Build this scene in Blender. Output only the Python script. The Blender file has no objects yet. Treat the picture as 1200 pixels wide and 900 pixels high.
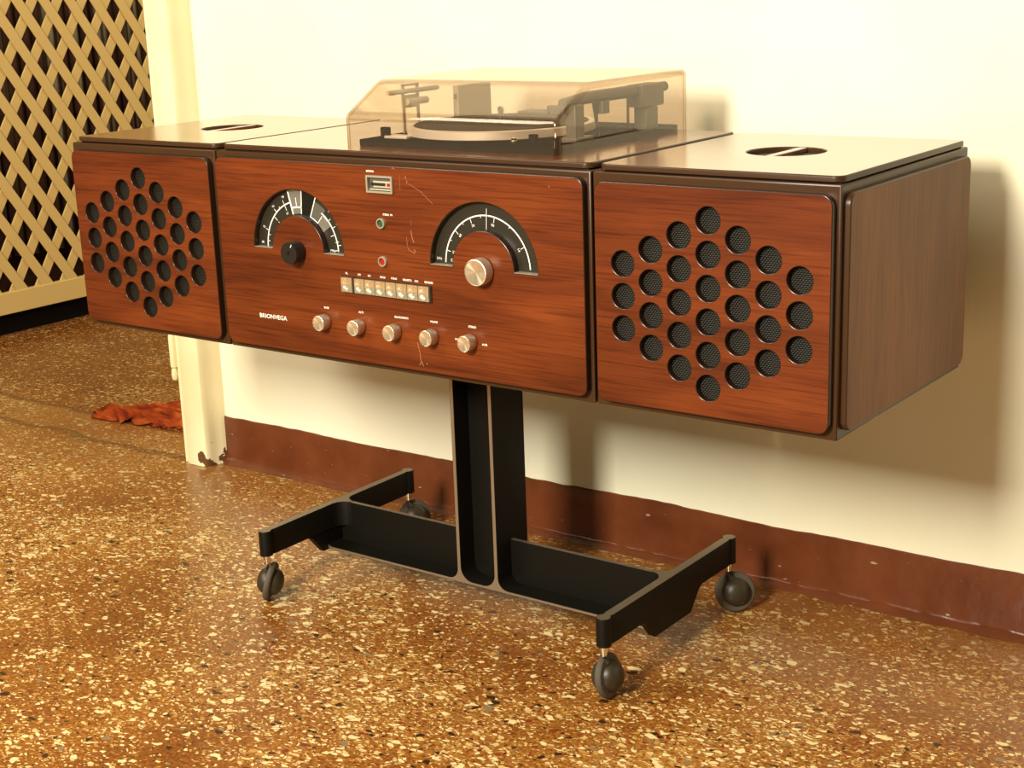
import bpy, bmesh, math, random
from mathutils import Vector, Matrix
from mathutils.noise import noise as pnoise
S = bpy.context.scene
COL = S.collection
PI = math.pi

# ------------------------------------------------------------------ camera
cam_d = bpy.data.cameras.new('camera'); cam = bpy.data.objects.new('camera', cam_d); COL.objects.link(cam)
cam_d.sensor_width = 36; cam_d.lens = 1788.8 / 1200 * 36; cam_d.clip_start = .05
_y, _p, _r = -.6414, -.2635, -.0357
_f = Vector((math.sin(_y) * math.cos(_p), math.cos(_y) * math.cos(_p), math.sin(_p)))
_ri = Vector((math.cos(_y), -math.sin(_y), 0)); _u = _ri.cross(_f)
_R = math.cos(_r) * _ri + math.sin(_r) * _u; _U = -math.sin(_r) * _ri + math.cos(_r) * _u
cam.matrix_world = Matrix(((_R.x, _U.x, -_f.x, 1.2747), (_R.y, _U.y, -_f.y, -1.4581), (_R.z, _U.z, -_f.z, .8986), (0, 0, 0, 1)))
S.camera = cam

# ------------------------------------------------------------------ light
S.view_settings.view_transform = 'Standard'; S.view_settings.look = 'None'
S.view_settings.gamma = 1; S.view_settings.use_curve_mapping = False
S.view_settings.exposure = 0.0
W = bpy.data.worlds.new('room_light'); S.world = W; W.use_nodes = True
W.node_tree.nodes['Background'].inputs[0].default_value = (1, .76, .42, 1)
W.node_tree.nodes['Background'].inputs[1].default_value = .24

def area(name, loc, target, size, power, color, size_y=None):
    l = bpy.data.lights.new(name, 'AREA'); l.energy = power; l.color = color
    l.size = size
    if size_y: l.shape = 'RECTANGLE'; l.size_y = size_y
    o = bpy.data.objects.new(name, l); COL.objects.link(o); o.location = loc
    o.rotation_euler = (Vector(target) - Vector(loc)).to_track_quat('-Z', 'Y').to_euler()
    return o
area('window_daylight', (.35, -2.5, 1.7), (.0, .3, .5), .5, 135, (1, .93, .78), .6)
area('side_window_daylight', (-1.5, -1.7, 2.4), (-.8, -.2, 0), 1.2, 62, (1, .92, .74), 1.4)
area('next_room_fill', (-.9, 1.9, 2.1), (-2.2, 1.2, .5), .9, 22, (1, .9, .66), .9)  # added lamp to brighten the lattice; no source known there

# ------------------------------------------------------------------ materials
def mat(name):
    m = bpy.data.materials.new(name); m.use_nodes = True
    return m, m.node_tree.nodes, m.node_tree.links, m.node_tree.nodes['Principled BSDF']
def plain(name, col, rough=.5, metal=0, spec=.5, coat=0, emit=None, bump=0, bscale=400):
    m, n, l, b = mat(name)
    b.inputs['Base Color'].default_value = (*col, 1); b.inputs['Roughness'].default_value = rough
    b.inputs['Metallic'].default_value = metal; b.inputs['Specular IOR Level'].default_value = spec
    b.inputs['Coat Weight'].default_value = coat
    if emit: b.inputs['Emission Color'].default_value = (*emit[0], 1); b.inputs['Emission Strength'].default_value = emit[1]
    if bump:
        tc = n.new('ShaderNodeTexCoord'); t = n.new('ShaderNodeTexNoise'); t.inputs['Scale'].default_value = bscale
        bp = n.new('ShaderNodeBump'); bp.inputs['Strength'].default_value = bump; bp.inputs['Distance'].default_value = .001
        l.new(tc.outputs['Object'], t.inputs['Vector']); l.new(t.outputs['Fac'], bp.inputs['Height']); l.new(bp.outputs[0], b.inputs['Normal'])
    return m
def ramp(n, stops, interp='LINEAR'):
    r = n.new('ShaderNodeValToRGB'); r.color_ramp.interpolation = interp
    e = r.color_ramp.elements
    while len(e) > 1: e.remove(e[-1])
    e[0].position = stops[0][0]; e[0].color = (*stops[0][1], 1)
    for p, c in stops[1:]:
        x = e.new(p); x.color = (*c, 1)
    return r
def mix(n, l, fac, a, b, mode='MIX'):
    x = n.new('ShaderNodeMix'); x.data_type = 'RGBA'; x.blend_type = mode
    for sock, v in ((x.inputs[0], fac), (x.inputs[6], a), (x.inputs[7], b)):
        if isinstance(v, (int, float)): sock.default_value = v
        elif isinstance(v, tuple): sock.default_value = (*v, 1)
        else: l.new(v, sock)
    return x.outputs[2]
def mathn(n, l, op, a, b=0., c=None):
    x = n.new('ShaderNodeMath'); x.operation = op
    for i, v in enumerate((a, b) if c is None else (a, b, c)):
        if isinstance(v, (int, float)): x.inputs[i].default_value = v
        else: l.new(v, x.inputs[i])
    return x.outputs[0]
def wood(name, dark, mid, light, axis, rough=.34, seed=0., coat=.15, spec=.5):
    m, n, l, b = mat(name)
    tc = n.new('ShaderNodeTexCoord'); mp = n.new('ShaderNodeMapping')
    sc = [24, 24, 24]; sc[axis] = 2.6
    mp.inputs['Scale'].default_value = sc; mp.inputs['Location'].default_value = (seed, seed * 1.7, seed * .6)
    l.new(tc.outputs['Object'], mp.inputs['Vector'])
    a = n.new('ShaderNodeTexNoise'); a.inputs['Scale'].default_value = 1; a.inputs['Detail'].default_value = 5; a.inputs['Distortion'].default_value = .9
    l.new(mp.outputs[0], a.inputs['Vector'])
    r = ramp(n, [(.25, dark), (.48, mid), (.75, light)]); l.new(a.outputs['Fac'], r.inputs[0])
    mp2 = n.new('ShaderNodeMapping'); sc2 = [420, 420, 420]; sc2[axis] = 11
    mp2.inputs['Scale'].default_value = sc2; l.new(tc.outputs['Object'], mp2.inputs['Vector'])
    f = n.new('ShaderNodeTexNoise'); f.inputs['Scale'].default_value = 1; f.inputs['Detail'].default_value = 2
    l.new(mp2.outputs[0], f.inputs['Vector'])
    r2 = ramp(n, [(.33, (.52, .45, .42)), (.52, (1, 1, 1))]); l.new(f.outputs['Fac'], r2.inputs[0])
    c = mix(n, l, .75, r.outputs[0], r2.outputs[0], 'MULTIPLY')
    mp3 = n.new('ShaderNodeMapping'); sc3 = [9, 9, 9]; sc3[axis] = 3
    mp3.inputs['Scale'].default_value = sc3; l.new(tc.outputs['Object'], mp3.inputs['Vector'])
    g = n.new('ShaderNodeTexNoise'); g.inputs['Scale'].default_value = 1; l.new(mp3.outputs[0], g.inputs['Vector'])
    r3 = ramp(n, [(.3, (.66, .60, .54)), (.68, (1.12, 1.12, 1.12))]); l.new(g.outputs['Fac'], r3.inputs[0])
    c = mix(n, l, 1., c, r3.outputs[0], 'MULTIPLY')
    l.new(c, b.inputs['Base Color'])
    b.inputs['Specular IOR Level'].default_value = spec; b.inputs['Roughness'].default_value = rough; b.inputs['Coat Weight'].default_value = coat; b.inputs['Coat Roughness'].default_value = .18
    bp = n.new('ShaderNodeBump'); bp.inputs['Strength'].default_value = .06; bp.inputs['Distance'].default_value = .001
    l.new(f.outputs['Fac'], bp.inputs['Height']); l.new(bp.outputs[0], b.inputs['Normal'])
    return m

M = {}
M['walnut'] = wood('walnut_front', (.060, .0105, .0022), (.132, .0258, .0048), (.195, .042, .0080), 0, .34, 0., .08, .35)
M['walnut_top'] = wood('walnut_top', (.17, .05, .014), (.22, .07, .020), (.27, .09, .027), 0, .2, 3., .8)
M['walnut_side'] = wood('walnut_side', (.160, .056, .0095), (.195, .070, .012), (.23, .084, .015), 2, .45, 7., .0, .22)  # same wood as the front; reflected wall light put into its tone
M['brown'] = plain('brown_lacquer', (.050, .021, .007), .34, spec=.3)
M['edge'] = plain('panel_edge_lacquer', (.022, .008, .003), .28)
M['groove'] = plain('dark_groove', (.012, .006, .003), .6)
M['black_metal'] = plain('black_enamel', (.0045, .0036, .002), .5, spec=.2, bump=.25, bscale=700)
M['bare_alu'] = plain('bare_aluminium', (.42, .35, .25), .42, .85)
M['alu'] = plain('turned_aluminium', (.92, .84, .66), .26, .88)
M['alu_side'] = plain('aluminium_side', (.66, .58, .42), .4, .8)
def turned(m):
    n, l = m.node_tree.nodes, m.node_tree.links; b = n['Principled BSDF']; b.inputs['Anisotropic'].default_value = .85
    t = n.new('ShaderNodeTangent'); t.direction_type = 'RADIAL'; t.axis = 'Y'; l.new(t.outputs[0], b.inputs['Tangent'])
turned(M['alu'])
M['button'] = plain('button_metal', (.90, .81, .58), .2, .85)
M['black_plastic'] = plain('black_plastic', (.012, .010, .008), .35)
M['dial'] = plain('dial_black', (.022, .019, .012), .35)
M['dial_dark'] = plain('dial_window_black', (.006, .005, .004), .3)
M['print'] = plain('white_print', (.86, .84, .76), .5)
M['window_grey'] = plain('dial_window_grey', (.09, .085, .065), .3)
M['window_pale'] = plain('dial_window_pale', (.15, .14, .11), .3)
M['needle'] = plain('needle_grey', (.5, .47, .4), .4)
M['green'] = plain('green_lens', (.02, .09, .03), .12)
M['red'] = plain('red_lens', (.36, .012, .008), .15)
M['ring'] = plain('pale_ring', (.40, .35, .26), .4, .4)
M['tread'] = plain('caster_tread', (.075, .06, .04), .7, bump=.5, bscale=900)
M['hub'] = plain('caster_hub', (.038, .028, .015), .42, .2, bump=.2, bscale=300)
M['chrome'] = plain('chrome', (.8, .76, .68), .15, 1)
M['scuff'] = plain('scuff_white', (.30, .12, .06), .6)
M['deck'] = plain('deck_black', (.007, .0055, .004), .9, spec=0)
M['deck_grey'] = plain('deck_grey', (.10, .085, .065), .45)
M['deck_pale'] = plain('deck_pale_grey', (.44, .37, .27), .5)
M['mat'] = plain('platter_mat', (.040, .030, .024), .7, spec=.2)
M['platter'] = plain('platter_rim', (.66, .60, .50), .42, .35)
M['meter_pale'] = plain('meter_pale', (.42, .38, .28), .4)
m, n, l, b = mat('red_rag')
tc = n.new('ShaderNodeTexCoord'); mp = n.new('ShaderNodeMapping'); mp.inputs['Rotation'].default_value = (0, 0, -.4); mp.inputs['Scale'].default_value = (14, 70, 20); l.new(tc.outputs['Object'], mp.inputs[0])
t = n.new('ShaderNodeTexNoise'); t.inputs['Scale'].default_value = 1; t.inputs['Detail'].default_value = 4; l.new(mp.outputs[0], t.inputs[0])
r = ramp(n, [(.32, (.10, .014, .003)), (.5, (.25, .036, .006)), (.7, (.38, .095, .018))]); l.new(t.outputs['Fac'], r.inputs[0]); l.new(r.outputs[0], b.inputs['Base Color'])
b.inputs['Roughness'].default_value = .95; b.inputs['Specular IOR Level'].default_value = .1; M['rag'] = m
M['cement'] = plain('cement_smear', (.42, .30, .20), .3, bump=.6, bscale=120)

# smoked acrylic: tinted transparency with a fresnel gloss
m, n, l, b = mat('smoked_acrylic'); n.remove(b)
tr = n.new('ShaderNodeBsdfTransparent')
gl = n.new('ShaderNodeBsdfGlossy'); gl.inputs['Roughness'].default_value = .03; gl.inputs[0].default_value = (1, .96, .9, 1)
df = n.new('ShaderNodeBsdfDiffuse'); df.inputs[0].default_value = (.62, .50, .36, 1)      # pale haze mixed in, standing in for reflected light
lw = n.new('ShaderNodeLayerWeight'); lw.inputs[0].default_value = .5
l.new(mix(n, l, mathn(n, l, 'POWER', lw.outputs['Facing'], 3.), (.968, .925, .885), (.55, .43, .33)), tr.inputs[0])
p5 = mathn(n, l, 'POWER', lw.outputs['Facing'], 5.); fr = mathn(n, l, 'MULTIPLY_ADD', p5, .90, .05)
md = n.new('ShaderNodeMixShader'); md.inputs[0].default_value = .02; l.new(tr.outputs[0], md.inputs[1]); l.new(df.outputs[0], md.inputs[2])
mx = n.new('ShaderNodeMixShader'); l.new(fr, mx.inputs[0]); l.new(md.outputs[0], mx.inputs[1]); l.new(gl.outputs[0], mx.inputs[2])
l.new(mx.outputs[0], n['Material Output'].inputs[0]); M['acrylic'] = m

mb_ = M['acrylic'].copy(); mb_.name = 'smoked_acrylic_bend'; M['acrylic_bend'] = mb_  # bends tinted darker, standing in for refraction along the edges
for nd in mb_.node_tree.nodes:
    if nd.type == 'MIX': nd.inputs[6].default_value = (.88, .79, .70, 1); nd.inputs[7].default_value = (.40, .29, .19, 1)
# speaker grille: staggered small bumps on black mesh
m, n, l, b = mat('speaker_mesh')
tc = n.new('ShaderNodeTexCoord'); sp = n.new('ShaderNodeSeparateXYZ'); l.new(tc.outputs['Object'], sp.inputs[0])
P_ = .0036
row = mathn(n, l, 'DIVIDE', sp.outputs[2], P_ * .62)
fl = mathn(n, l, 'FLOOR', row)
odd = mathn(n, l, 'MODULO', mathn(n, l, 'ADD', fl, 1000.), 2.)
cx = mathn(n, l, 'ADD', mathn(n, l, 'DIVIDE', sp.outputs[0], P_), mathn(n, l, 'MULTIPLY', odd, .5))
fx = mathn(n, l, 'SUBTRACT', mathn(n, l, 'FRACT', mathn(n, l, 'ADD', cx, 1000.)), .5)
fz = mathn(n, l, 'SUBTRACT', mathn(n, l, 'FRACT', mathn(n, l, 'ADD', row, 1000.)), .5)
d2 = mathn(n, l, 'ADD', mathn(n, l, 'MULTIPLY', fx, fx), mathn(n, l, 'MULTIPLY', mathn(n, l, 'MULTIPLY', fz, fz), 1.3))
rr = ramp(n, [(.015, (.085, .072, .04)), (.045, (.0035, .003, .002))]); l.new(d2, rr.inputs[0]); l.new(rr.outputs[0], b.inputs['Base Color'])
b.inputs['Roughness'].default_value = .5; b.inputs['Specular IOR Level'].default_value = .2
bp = n.new('ShaderNodeBump'); bp.invert = True; bp.inputs['Strength'].default_value = .6; bp.inputs['Distance'].default_value = .002
l.new(d2, bp.inputs['Height']); l.new(bp.outputs[0], b.inputs['Normal']); M['mesh'] = m

# wall paint
m, n, l, b = mat('cream_wall_paint')
tc = n.new('ShaderNodeTexCoord')
t = n.new('ShaderNodeTexNoise'); t.inputs['Scale'].default_value = 2.2; t.inputs['Detail'].default_value = 6; l.new(tc.outputs['Object'], t.inputs[0])
r = ramp(n, [(.35, (.81, .77, .56)), (.6, (.86, .83, .65))]); l.new(t.outputs['Fac'], r.inputs[0])
sv = n.new('ShaderNodeTexVoronoi'); sv.inputs['Scale'].default_value = 9; l.new(tc.outputs['Object'], sv.inputs['Vector'])
sr = ramp(n, [(.018, (0, 0, 0)), (.03, (1, 1, 1))]); l.new(sv.outputs['Distance'], sr.inputs[0])
spc = n.new('ShaderNodeSeparateColor'); l.new(sv.outputs['Color'], spc.inputs[0])
msk = mathn(n, l, 'MULTIPLY', mathn(n, l, 'SUBTRACT', 1., sr.outputs[0]), mathn(n, l, 'GREATER_THAN', spc.outputs[0], .86))
c = mix(n, l, mathn(n, l, 'MULTIPLY', msk, .6), r.outputs[0], (.16, .10, .05))
l.new(c, b.inputs['Base Color']); b.inputs['Roughness'].default_value = .55
t2 = n.new('ShaderNodeTexNoise'); t2.inputs['Scale'].default_value = 45; t2.inputs['Detail'].default_value = 4; l.new(tc.outputs['Object'], t2.inputs[0])
bp = n.new('ShaderNodeBump'); bp.inputs['Strength'].default_value = .10; bp.inputs['Distance'].default_value = .003
l.new(t2.outputs['Fac'], bp.inputs['Height']); l.new(bp.outputs[0], b.inputs['Normal']); M['wall'] = m

# enamel on the door post
m, n, l, b = mat('cream_enamel')
tc = n.new('ShaderNodeTexCoord')
t = n.new('ShaderNodeTexNoise'); t.inputs['Scale'].default_value = 7; t.inputs['Detail'].default_value = 5; l.new(tc.outputs['Object'], t.inputs[0])
r = ramp(n, [(.35, (.77, .67, .39)), (.65, (.85, .77, .49))]); l.new(t.outputs['Fac'], r.inputs[0])
sp = n.new('ShaderNodeSeparateXYZ'); l.new(tc.outputs['Object'], sp.inputs[0])
ch = n.new('ShaderNodeTexNoise'); ch.inputs['Scale'].default_value = 38; ch.inputs['Detail'].default_value = 4; l.new(tc.outputs['Object'], ch.inputs[0])
low = n.new('ShaderNodeMapRange'); low.inputs[1].default_value = 0; low.inputs[2].default_value = .12; low.inputs[3].default_value = .14; low.inputs[4].default_value = -.12
l.new(sp.outputs[2], low.inputs[0])
chip = mathn(n, l, 'GREATER_THAN', mathn(n, l, 'ADD', ch.outputs['Fac'], low.outputs[0]), .69)
c = mix(n, l, chip, r.outputs[0], (.13, .055, .022))
l.new(c, b.inputs['Base Color']); b.inputs['Roughness'].default_value = .32; M['enamel'] = m

# red-brown gloss paint of the skirting band
m, n, l, b = mat('oxblood_gloss_paint')
tc = n.new('ShaderNodeTexCoord')
t = n.new('ShaderNodeTexNoise'); t.inputs['Scale'].default_value = 11; t.inputs['Detail'].default_value = 6; l.new(tc.outputs['Object'], t.inputs[0])
r = ramp(n, [(.35, (.105, .026, .008)), (.65, (.155, .042, .014))]); l.new(t.outputs['Fac'], r.inputs[0])
mp = n.new('ShaderNodeMapping'); mp.inputs['Scale'].default_value = (45, 45, 110); l.new(tc.outputs['Object'], mp.inputs[0])
sv = n.new('ShaderNodeTexNoise'); sv.inputs['Scale'].default_value = 1; sv.inputs['Detail'].default_value = 3; l.new(mp.outputs[0], sv.inputs[0])
sr = ramp(n, [(.71, (0, 0, 0)), (.75, (1, 1, 1))]); l.new(sv.outputs['Fac'], sr.inputs[0])
c = mix(n, l, mathn(n, l, 'MULTIPLY', sr.outputs[0], .55), r.outputs[0], (.6, .45, .32)); l.new(c, b.inputs['Base Color'])
b.inputs['Roughness'].default_value = .22
t2 = n.new('ShaderNodeTexNoise'); t2.inputs['Scale'].default_value = 28; t2.inputs['Detail'].default_value = 5; l.new(tc.outputs['Object'], t2.inputs[0])
bp = n.new('ShaderNodeBump'); bp.inputs['Strength'].default_value = .35; bp.inputs['Distance'].default_value = .004
l.new(t2.outputs['Fac'], bp.inputs['Height']); l.new(bp.outputs[0], b.inputs['Normal']); M['skirt'] = m

# terrazzo
m, n, l, b = mat('terrazzo')
tc = n.new('ShaderNodeTexCoord')
wn = n.new('ShaderNodeTexNoise'); wn.inputs['Scale'].default_value = 60; wn.inputs['Detail'].default_value = 2; l.new(tc.outputs['Object'], wn.inputs[0])
wv = n.new('ShaderNodeVectorMath'); wv.operation = 'MULTIPLY_ADD'; l.new(wn.outputs['Color'], wv.inputs[0]); wv.inputs[1].default_value = (.012, .012, 0); l.new(tc.outputs['Object'], wv.inputs[2])
t = n.new('ShaderNodeTexNoise'); t.inputs['Scale'].default_value = 3.2; t.inputs['Detail'].default_value = 8; t.inputs['Roughness'].default_value = .6; l.new(tc.outputs['Object'], t.inputs[0])
r = ramp(n, [(.3, (.17, .048, .007)), (.5, (.27, .098, .015)), (.7, (.36, .16, .03))]); l.new(t.outputs['Fac'], r.inputs[0])
fine = n.new('ShaderNodeTexNoise'); fine.inputs['Scale'].default_value = 190; fine.inputs['Detail'].default_value = 3; l.new(tc.outputs['Object'], fine.inputs[0])
rf = ramp(n, [(.35, (.55, .45, .38)), (.62, (1.25, 1.25, 1.25))]); l.new(fine.outputs['Fac'], rf.inputs[0])
base = mix(n, l, .8, r.outputs[0], rf.outputs[0], 'MULTIPLY')
pat = n.new('ShaderNodeTexNoise'); pat.inputs['Scale'].default_value = 3.0; pat.inputs['Detail'].default_value = 3; pat.inputs['Roughness'].default_value = .6; l.new(tc.outputs['Object'], pat.inputs[0])
dens = n.new('ShaderNodeMapRange'); dens.inputs[1].default_value = .36; dens.inputs[2].default_value = .62; dens.inputs[3].default_value = .35; dens.inputs[4].default_value = 1.3; l.new(pat.outputs['Fac'], dens.inputs[0])
def chips(base, scale, frac, edge, cols, seed, stretch=(1, 1.7, 1), rotz=.6):
    mp = n.new('ShaderNodeMapping'); mp.inputs['Location'].default_value = (seed, seed * .37, 0); mp.inputs['Scale'].default_value = stretch
    mp.inputs['Rotation'].default_value = (0, 0, rotz)
    l.new(wv.outputs[0], mp.inputs[0])
    v = n.new('ShaderNodeTexVoronoi'); v.inputs['Scale'].default_value = scale; l.new(mp.outputs[0], v.inputs['Vector'])
    e = n.new('ShaderNodeTexVoronoi'); e.feature = 'DISTANCE_TO_EDGE'; e.inputs['Scale'].default_value = scale; l.new(mp.outputs[0], e.inputs['Vector'])
    s = n.new('ShaderNodeSeparateColor'); l.new(v.outputs['Color'], s.inputs[0])
    thr = mathn(n, l, 'ADD', mathn(n, l, 'MULTIPLY', s.outputs[2], edge * 1.6), edge * .3)
    k = mathn(n, l, 'MULTIPLY', mathn(n, l, 'GREATER_THAN', e.outputs['Distance'], thr), mathn(n, l, 'LESS_THAN', s.outputs[0], mathn(n, l, 'MULTIPLY', dens.outputs[0], frac)))
    rc = ramp(n, cols, 'CONSTANT'); l.new(s.outputs[1], rc.inputs[0])
    return mix(n, l, k, base, rc.outputs[0])
CR = (.78, .62, .30); PALE = (.66, .46, .17); OCH = (.50, .26, .06); GR = (.22, .17, .10); DK = (.035, .016, .008); RU = (.20, .035, .008)
c = chips(base, 215, .50, .10, [(0, OCH), (.3, PALE), (.52, RU), (.68, (.40, .15, .03)), (.84, CR), (.93, DK)], 3.1)
c = chips(c, 118, .31, .12, [(0, CR), (.46, PALE), (.68, OCH), (.80, DK), (.88, RU), (.96, GR)], 11.7, (1, 1.5, 1), -.5)
c = chips(c, 78, .11, .13, [(0, CR), (.6, PALE), (.74, DK), (.95, GR)], 23.9, (1, 1.6, 1), .3)
# worn, dirty strip of the threshold and along the skirting
sp = n.new('ShaderNodeSeparateXYZ'); l.new(tc.outputs['Object'], sp.inputs[0])
wob = n.new('ShaderNodeTexNoise'); wob.inputs['Scale'].default_value = 5; wob.inputs['Detail'].default_value = 5; l.new(tc.outputs['Object'], wob.inputs[0])
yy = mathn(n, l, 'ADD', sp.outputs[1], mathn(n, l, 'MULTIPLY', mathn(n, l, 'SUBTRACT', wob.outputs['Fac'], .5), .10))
def lineat(y, w): return mathn(n, l, 'LESS_THAN', mathn(n, l, 'ABSOLUTE', mathn(n, l, 'SUBTRACT', yy, y)), w)
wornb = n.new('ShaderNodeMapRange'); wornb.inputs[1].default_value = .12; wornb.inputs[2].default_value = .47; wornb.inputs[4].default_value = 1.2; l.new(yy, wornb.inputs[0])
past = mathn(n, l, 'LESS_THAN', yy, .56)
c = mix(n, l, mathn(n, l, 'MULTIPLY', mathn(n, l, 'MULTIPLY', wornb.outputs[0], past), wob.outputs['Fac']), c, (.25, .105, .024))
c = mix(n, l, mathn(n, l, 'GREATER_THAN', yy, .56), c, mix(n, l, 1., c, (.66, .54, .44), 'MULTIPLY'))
left = mathn(n, l, 'LESS_THAN', sp.outputs[0], -.9)
c = mix(n, l, mathn(n, l, 'MULTIPLY', left, mathn(n, l, 'MULTIPLY', mathn(n, l, 'MAXIMUM', lineat(.435, .010), lineat(.56, .009)), mathn(n, l, 'MULTIPLY', fine.outputs['Fac'], 1.1))), c, (.07, .026, .008))
l.new(c, b.inputs['Base Color'])
rg = n.new('ShaderNodeMapRange'); rg.inputs[3].default_value = .16; rg.inputs[4].default_value = .42; l.new(t.outputs['Fac'], rg.inputs[0]); l.new(rg.outputs[0], b.inputs['Roughness'])
bp = n.new('ShaderNodeBump'); bp.inputs['Strength'].default_value = .10; bp.inputs['Distance'].default_value = .002
l.new(fine.outputs['Fac'], bp.inputs['Height']); l.new(bp.outputs[0], b.inputs['Normal']); M['floor'] = m

M['lattice'] = plain('lattice_cream_paint', (.62, .43, .15), .5)
M['far_wall'] = plain('far_wall_brown', (.11, .04, .014), .7)
M['shade_plinth'] = plain('plinth_shade_black', (.004, .0025, .0015), .8, spec=.1)
m, n, l, b = mat('drab_curtain_cloth')
tc = n.new('ShaderNodeTexCoord'); mp = n.new('ShaderNodeMapping'); mp.inputs['Scale'].default_value = (1, 48, .6); l.new(tc.outputs['Object'], mp.inputs[0])
t = n.new('ShaderNodeTexNoise'); t.inputs['Scale'].default_value = 1; l.new(mp.outputs[0], t.inputs[0])
r = ramp(n, [(.42, (.06, .016, .006)), (.54, (.10, .04, .014)), (.63, (.30, .24, .14))]); l.new(t.outputs['Fac'], r.inputs[0]); l.new(r.outputs[0], b.inputs['Base Color'])
b.inputs['Roughness'].default_value = .9; M['curtain'] = m

# ------------------------------------------------------------------ mesh helpers
class MB:
    """collects geometry in world coordinates; build() links ONE mesh object"""
    def __init__(s): s.bm = bmesh.new(); s.mats = []
    def mi(s, m):
        if m not in s.mats: s.mats.append(m)
        return s.mats.index(m)
    def faces_mat(s, faces, m, smooth=False):
        i = s.mi(m)
        for f in faces: f.material_index = i; f.smooth = smooth
    def box(s, x0, x1, y0, y1, z0, z1, m, bev=0, seg=2):
        b2 = bmesh.new(); bmesh.ops.create_cube(b2, size=1)
        for v in b2.verts: v.co = Vector(((x0 + x1) / 2 + v.co.x * (x1 - x0), (y0 + y1) / 2 + v.co.y * (y1 - y0), (z0 + z1) / 2 + v.co.z * (z1 - z0)))
        if bev:
            g = bmesh.ops.bevel(b2, geom=list(b2.edges), offset=bev, segments=seg, profile=.5, affect='EDGES')
            for q in b2.faces: q.smooth = False
            for q in g['faces']: q.smooth = True
        s.merge(b2, m, None); return s
    def merge(s, b2, m, smooth=False, keep=False, mat4=None):
        if mat4 is not None: bmesh.ops.transform(b2, matrix=mat4, verts=b2.verts)
        vm = {v: s.bm.verts.new(v.co) for v in b2.verts}
        i = s.mi(m)
        for f in b2.faces:
            try: nf = s.bm.faces.new([vm[v] for v in f.verts])
            except ValueError: continue
            nf.material_index = i; nf.smooth = f.smooth if smooth is None else smooth
        b2.free()
    def prism(s, loops, t, frame, m, bev=0, cap=None, w0=0., back=True):
        """loops: outer CCW + holes CW in (u,v); extruded along w from w0 to w0+t; rim of the outer face rounded by bev"""
        bm = s.bm; o, U, V, Wd = frame
        def P(u, v, w): return bm.verts.new(o + U * u + V * v + Wd * w)
        im = s.mi(m); ic = s.mi(cap) if cap else im
        top_edges = []; bot_edges = []
        for L in loops:
            k = len(L)
            nr = []
            for i in range(k):
                a, b_, c_ = Vector(L[i - 1]), Vector(L[i]), Vector(L[(i + 1) % k])
                d1 = (b_ - a).normalized(); d2_ = (c_ - b_).normalized()
                n1 = Vector((-d1.y, d1.x)); n2 = Vector((-d2_.y, d2_.x)); nn = n1 + n2
                nr.append(nn / max(.3, nn.dot(n1)) if nn.length > 1e-6 else n1)
            prof = [(0, 0)]
            if bev: prof += [(0, t - bev), (.14 * bev, t - .5 * bev), (.5 * bev, t - .14 * bev), (bev, t)]
            else: prof += [(0, t)]
            rings = [[P(L[i][0] + nr[i].x * of, L[i][1] + nr[i].y * of, w0 + w) for i in range(k)] for of, w in prof]
            for a, b_ in zip(rings, rings[1:]):
                for i in range(k):
                    j = (i + 1) % k
                    f = bm.faces.new((a[i], a[j], b_[j], b_[i])); f.material_index = im; f.smooth = True
            for i in range(k):
                j = (i + 1) % k
                top_edges.append(bm.edges.get((rings[-1][i], rings[-1][j]))); bot_edges.append(bm.edges.get((rings[0][i], rings[0][j])))
        for es, flip in ((top_edges, 1), (bot_edges, -1)):
            if flip < 0 and not back: continue
            g = bmesh.ops.triangle_fill(bm, use_beauty=True, use_dissolve=False, edges=es, normal=Wd * flip)
            for f in g['geom']:
                if isinstance(f, bmesh.types.BMFace):
                    f.material_index = ic; f.smooth = False
                    f.normal_update()
                    if f.normal.dot(Wd * flip) < 0: f.normal_flip()
        return s
    def lathe(s, prof, frame, m, nseg=32, mats=None, smooth=True):
        """prof: (radius, w) along the axis w of frame"""
        o, U, V, Wd = frame; bm = s.bm
        rings = []
        for r_, w in prof:
            if r_ <= 1e-7: rings.append([bm.verts.new(o + Wd * w)])
            else: rings.append([bm.verts.new(o + (U * math.cos(a) + V * math.sin(a)) * r_ + Wd * w) for a in [2 * PI * i / nseg for i in range(nseg)]])
        for q, (a, b_) in enumerate(zip(rings, rings[1:])):
            im = s.mi(mats[q] if mats else m)
            for i in range(nseg):
                j = (i + 1) % nseg
                if len(a) == 1 and len(b_) == 1: break
                if len(a) == 1: vs = (a[0], b_[j], b_[i])[::-1]
                elif len(b_) == 1: vs = (a[i], a[j], b_[0])
                else: vs = (a[i], a[j], b_[j], b_[i])
                f = bm.faces.new(vs); f.material_index = im; f.smooth = smooth
        return s
    def tube(s, pts, r_, m, nseg=10):
        bm = s.bm; im = s.mi(m); pts = [Vector(p) for p in pts]; rings = []
        for i, p in enumerate(pts):
            d = (pts[min(i + 1, len(pts) - 1)] - pts[max(i - 1, 0)]).normalized()
            a = d.orthogonal().normalized() if abs(d.z) > .95 else d.cross(Vector((0, 0, 1))).normalized()
            b_ = d.cross(a)
            rr = r_[i] if isinstance(r_, (list, tuple)) else r_
            rings.append([bm.verts.new(p + (a * math.cos(2 * PI * k / nseg) + b_ * math.sin(2 * PI * k / nseg)) * rr) for k in range(nseg)])
        for a, b_ in zip(rings, rings[1:]):
            for i in range(nseg):
                j = (i + 1) % nseg
                f = bm.faces.new((a[i], a[j], b_[j], b_[i])); f.material_index = im; f.smooth = True
        for q, fl_ in ((rings[0], True), (rings[-1], False)):
            f = bm.faces.new(q[::-1] if fl_ else q); f.material_index = im
        return s
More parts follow.
